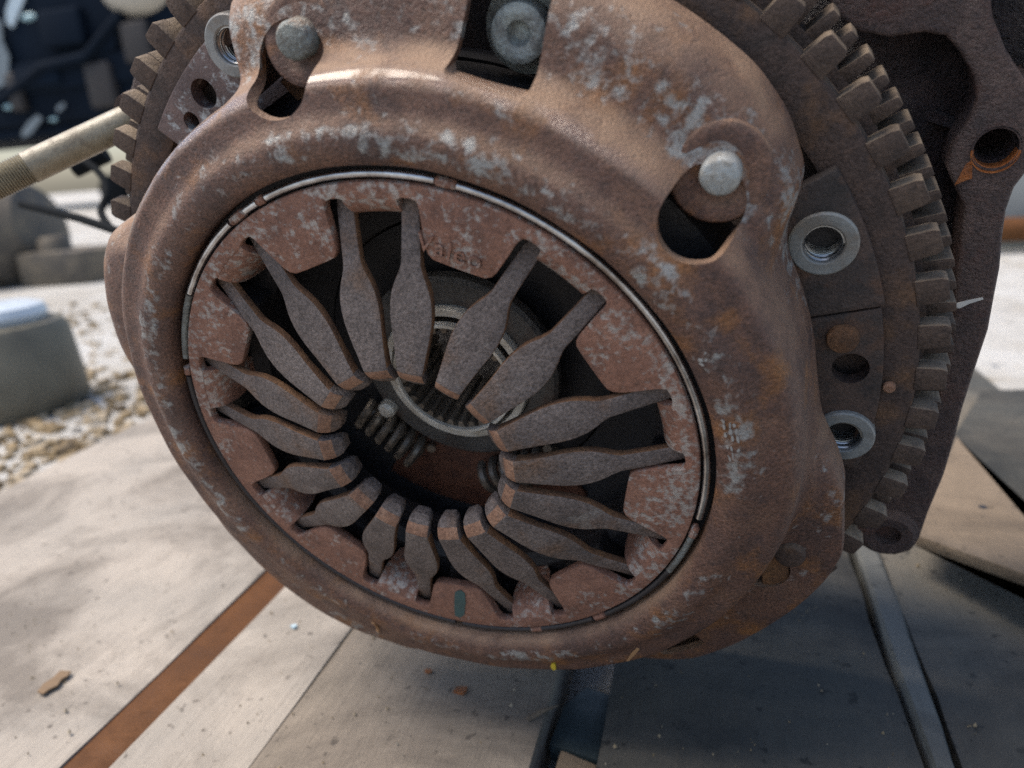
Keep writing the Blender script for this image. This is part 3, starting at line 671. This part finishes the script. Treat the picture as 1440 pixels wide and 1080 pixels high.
def grit():
    rng = np.random.RandomState(9); V = []; Fc = []
    for i in range(300):
        px = rng.uniform(0, 1440); py = rng.uniform(640, 1085); p = G(px, py, 0); r_ = .003+.010*rng.random()**3
        if p[0] < xl+.05 or xs_strip0-.03 < p[0] < xs_strip1+.03 or xs_g0-.03 < p[0] < xs_g1+.03 or xs_d0-.03 < p[0] < xs_p1+.03: continue
        b = len(V); a0 = rng.uniform(0, 6.28)
        for k in range(5): a = a0+k*1.2566; V.append((p[0]+r_*math.cos(a)*rng.uniform(.6, 1.5), p[1]+r_*math.sin(a)*rng.uniform(.6, 1.2), -.004))
        V.append((p[0], p[1], .006+r_*.9)); Fc += [(b+k, b+(k+1) % 5, b+5) for k in range(5)]
    o = mk("grit", V, Fc, 'pebble', None, 0); o.scale = (S, S, S); tag(o, "fine grit and rust crumbs scattered over the planks", None, None, "stuff")
grit()
t = thing("dried_leaf", "curled brown leaf scrap lying on the broad pale plank at lower left", "leaf")
lf = [(54, 977), (62, 966), (76, 957), (86, 947), (101, 948), (96, 955), (88, 959), (82, 968), (70, 974), (62, 980)]
prism("leaf_blade", [tuple(G(x_, y_)[:2]) for x_, y_ in lf], .012, .022, plain("dry_brown_leaf", (.20, .13, .07), .7), t)
for i, (px, py, r_, l_) in enumerate(((603, 946, .022, "orange rust flake on the brownish plank, smaller and nearer the clutch of two"), (648, 973, .038, "larger orange rust flake on the brownish plank below the clutch"))):
    t = thing("rust_flake", l_, "rust flake", group="rust flakes fallen on the plank"); g_ = G(px, py)
    prism("flake", [(g_[0]+r_*math.cos(a)*random.uniform(.7, 1.2), g_[1]+r_*math.sin(a)*random.uniform(.6, 1.1)) for a in np.linspace(0, 6.28, 8)[:-1]], .004, .014, 'orange', t)
t = thing("metal_chip", "tiny pale blue metal chip on the plank beside the orange bar", "chip"); g_ = G(413, 884)
prism("chip", [(g_[0]-.02, g_[1]), (g_[0]+.01, g_[1]-.012), (g_[0]+.022, g_[1]+.01), (g_[0], g_[1]+.02)], .004, .02, plain("pale_blue_chip", (.55, .72, .80), .3), t)
# ================================================================== LEFT BACKGROUND
cn = G(30, 575, GZ)
def canister():
    m = Matrix.Translation(Vector((cn[0]*S, cn[1]*S, GZ*S)))
    t = thing("metal_canister", "squat olive-grey metal canister on the gravel at the left edge", "canister", m)
    return t
print("canister at", cn)
sc_ = np.linalg.norm(cn-CAMP)
t = canister()
rw = 76/F*sc_; hh = 128/F*sc_
olive = plain("olive_grey_metal", (.16, .15, .115), .55, .2, .4, 1.2, .1)
lathe("canister_body", [(0, 0), (rw*.9, 0), (rw*.97, .06*hh), (rw, .2*hh), (rw*.93, .72*hh), (rw*.86, .80*hh), (rw*.5, .84*hh)], olive, t, 48)
lathe("canister_lid", [(0, .98*hh), (rw*.5, .98*hh), (rw*.66, .95*hh), (rw*.70, .88*hh), (rw*.66, .82*hh)], plain("pale_blue_lid", (.55, .62, .68), .35, .1, .15, 2, .05), t, 40)
g2 = G(20, 398, GZ); s2 = np.linalg.norm(g2-CAMP)
t = thing("rusted_gearcase", "brown rounded gearcase lying behind the canister at left edge", "gearcase", Matrix.Translation(Vector(g2*S)))
brown = plain("brown_grey_casting", (.15, .125, .09), .6, .1, .55, .8, .3, (.05, .045, .04))
rr2 = 75/F*s2
o = lathe("case_body", [(0, -rr2), (rr2*.7, -rr2*.95), (rr2*.95, -rr2*.6), (rr2*.92, rr2*.3), (rr2*.6, rr2*.7), (0, rr2*.8)], brown, t, 40); o.rotation_euler = (0, R(80), R(10)); o.location = (0, 0, rr2*.72)
o = lathe("case_flange", [(0, 0), (rr2*1.02, 0), (rr2*1.02, rr2*.14), (0, rr2*.14)], brown, t, 40); o.rotation_euler = (0, R(80), R(10)); o.location = (0, 0, rr2*.74)
t = thing("black_bar", "thin black bar lying across the bright ground behind the left rim", "bar")
a_ = G(28, 287, GZ+.25); b_ = G(200, 338, GZ+.25)
a_ = PD(30, 287, 6.2); b_ = PD(205, 338, 5.4)
tube("bar", [a_, a_*.5+b_*.5+np.array([0, 0, .02]), b_], .032, 'black', t, 12)
t = thing("black_hose", "curved black hose hanging down beside the flywheel teeth at left", "hose")
hp = [PD(100, 222, 6.6), PD(126, 231, 6.5), PD(146, 252, 6.4), PD(150, 275, 6.3), PD(142, 298, 6.2), PD(156, 322, 6.0)]
tube("hose", smooth_curve(hp, 24), .03, 'black', t, 10)
tube("hose_end", [PD(104, 238, 6.6), PD(150, 216, 6.6)], .075, 'black', t, 12)
t = thing("concrete_block", "pale grey concrete block standing beyond the casting at the right edge", "block")
q = G(1400, 352, GZ); q2 = G(1560, 352, GZ); hgt = 100/F*(q[1]-CAMP[1])
boxm("block", (q[0]-.2, q[1], GZ-.1), (q2[0]+6, q[1]+6, GZ+hgt), plain("grey_concrete", (.20, .22, .225), .85, 0, .35, .3, .2), t, .1)
t = thing("brown_pipe", "thin brown pipe lying along the foot of the grey concrete block", "pipe")
tube("pipe", [(q[0]-.6, q[1]-.5, GZ+.55), (q2[0]+6, q[1]-.5, GZ+.55)], .28, 'strip', t, 14)
t = thing("cast_bracket", "dark broken casting lying on the ground between the gearcase and the clutch rim", "casting")
q = G(112, 396, GZ); m_ = q[1]*0+np.linalg.norm(q-CAMP)/F
prism("bracket_body", [(q[0]-52*m_, q[1]-1.0), (q[0]+30*m_, q[1]-.7), (q[0]+62*m_, q[1]+.3), (q[0]+40*m_, q[1]+1.2), (q[0]-40*m_, q[1]+1.0)], GZ-.1, GZ+40*m_, brown, t, .12)
lathe("bracket_boss", [(0, GZ+56*m_), (14*m_, GZ+56*m_), (18*m_, GZ+50*m_), (19*m_, GZ+30*m_)], brown, t, 24, (q[0]-20*m_, q[1]-.1))
# pebbles and leaf litter
def pebbles():
    rng = np.random.RandomState(5); V = []; Fc = []
    for i in range(1500):
        px = rng.uniform(-40, 260); py = rng.uniform(430, 700)
        p = G(px, py, GZ); r_ = .02+.11*rng.random()**2.2
        if p[0] > xl-.15: continue
        b0 = len(V); q = [(1, 0, 0), (.3, .9, 0), (-.8, .6, 0), (-.9, -.5, 0), (.2, -1, 0)]
        rot_ = rng.uniform(0, 6.28); cs, sn = math.cos(rot_), math.sin(rot_)
        for s_, zz in ((1.0, -.02), (.72, .45*r_*2)):
            for x, y, _ in q: V.append((p[0]+r_*s_*(x*cs-y*sn)*rng.uniform(.8, 1.2), p[1]+r_*s_*(x*sn+y*cs), GZ+max(zz, -.02)*rng.uniform(.6, 1)))
        for k in range(5): Fc.append((b0+k, b0+(k+1) % 5, b0+5+(k+1) % 5, b0+5+k))
        Fc.append(tuple(range(b0+5, b0+10)))
    o = mk("gravel", V, Fc, 'pebble', None, 50); o.scale = (S, S, S); tag(o, "loose tan and grey gravel beyond the plank edge at left", None, None, "stuff")
pebbles()
# dark machine beyond the bright ground
D = 100.0
def atY(px, py, Y):
    v = ray(px, py); return CAMP+v*((Y-CAMP[1])/v[1])
dkb = plain("dark_brown_grime", (.022, .02, .022), .7, 0, .4, .3, .1)
cyan = plain("pale_cyan_highlight", (.30, .48, .55), .35, .1)  # colour of the painted cyan highlights
t = thing("dark_machine", "blue-black machine standing beyond the bright ground at top left", "machine")
dk = plain("blue_black_paint", (.007, .013, .024), .9, 0, .4, .05, .1, None, .08)
YM = 95.0
a_ = atY(-220, 212, YM); b_ = atY(420, 212, YM)
boxm("machine_body", (a_[0], YM, a_[2]+.6), (b_[0], YM+32, CAMP[2]+42), dk, t, .9, 3)
boxm("lower_skirt", (a_[0]+3, YM+.8, a_[2]-.8), (b_[0]-1, YM+25, a_[2]+.5), dk, t, .3)
boxm("belly_panel", (a_[0]+2, YM-.7, a_[2]+5), (b_[0]-3, YM, a_[2]+9), dk, t, .3)
glint = plain("painted_pale_glint", (.45, .55, .62), .4, .1)  # colour of a bright glint painted as a flat shape
dull = plain("dull_blue_grey_glint", (.16, .20, .23), .6, .1)  # colour of the weaker painted glints
for px, py, pts, mm in ((46, 178, [(-2.2, -1.4), (-.6, -1.0), (2.1, .9), (1.5, 1.5), (-.4, .7), (-2.0, -.5)], dull), (86, 152, [(-.8, -.6), (.7, .1), (.9, .7), (-.5, .3)], dull),
                        (4, 70, [(-2.5, -5), (-.4, -4.2), (.9, -1), (.4, 1.2), (1.0, 3.5), (-.6, 5.2), (-2.6, 4.8)], dull), (150, 60, [(-2, -1.5), (1.2, -.8), (1.8, 1.0), (-1.2, .6)], dk)):
    o = prism("glint_patch", pts, 0, .15, mm, t); o.location = atY(px, py, YM-.9); o.rotation_euler = (R(90), 0, 0)  # irregular flat shapes paint the blurred glints on the machine
o = prism("pale_glint", [(-2.4, -2.0), (-1.5, -2.7), (2.0, 1.0), (2.5, 2.7), (.5, 2.4), (-1.9, -.4)], 0, .2, glint, t); o.location = atY(24, 8, YM-.2); o.rotation_euler = (R(90), 0, 0)  # slanted bright glint, painted as a pale shape
o = lathe("pale_cowl", [(0, 1.8), (3.0, 1.6), (4.4, .6), (4.8, 0)], plain("pale_cream_cowl", (.42, .39, .33), .5), t, 32); o.location = atY(190, -22, YM-.2); o.rotation_euler = (R(90), 0, 0); o.scale = (1.2, .8, 1)
for px, py, w_, h_, mm in ((95, 40, 3.5, 2.4, brown), (150, 120, 2.2, 3.0, dkb), (60, 110, 4.0, 1.2, dk), (200, 60, 2.2, 2.6, dkb), (30, 130, 1.2, 2.6, dkb)):
    q = atY(px, py, YM); boxm("fitting", (q[0]-w_, YM-1.5, q[2]-h_), (q[0]+w_, YM, q[2]+h_), dk if mm is brown and px == 95 else mm, t, .5, 3)
tube("feed_pipe", [atY(-10, 150, YM-1), atY(60, 95, YM-1.5), atY(120, 80, YM-1.5), atY(170, 20, YM-1)], .7, dk, t, 10)
for px, py, r_ in ((12, 150, .55), (75, 168, .4), (40, 24, .7)):
    o = lathe("cyan_glint", [(0, .4), (r_*.6, .3), (r_, 0)], cyan, t, 12); o.location = atY(px, py, YM-1.0); o.rotation_euler = (R(90), 0, 0); o.scale = (1.8, .7, 1)  # small discs paint pale cyan highlights on the dark body
for px in (-60, 150):
    p = atY(px, 225, YM+3); o = lathe("wheel", [(0, .5), (1.9, .5), (2.3, .3), (2.3, -.9), (0, -.9)], 'black', t, 28); o.location = (p[0], YM+3, GZ+2.3); o.rotation_euler = (R(90), 0, 0)
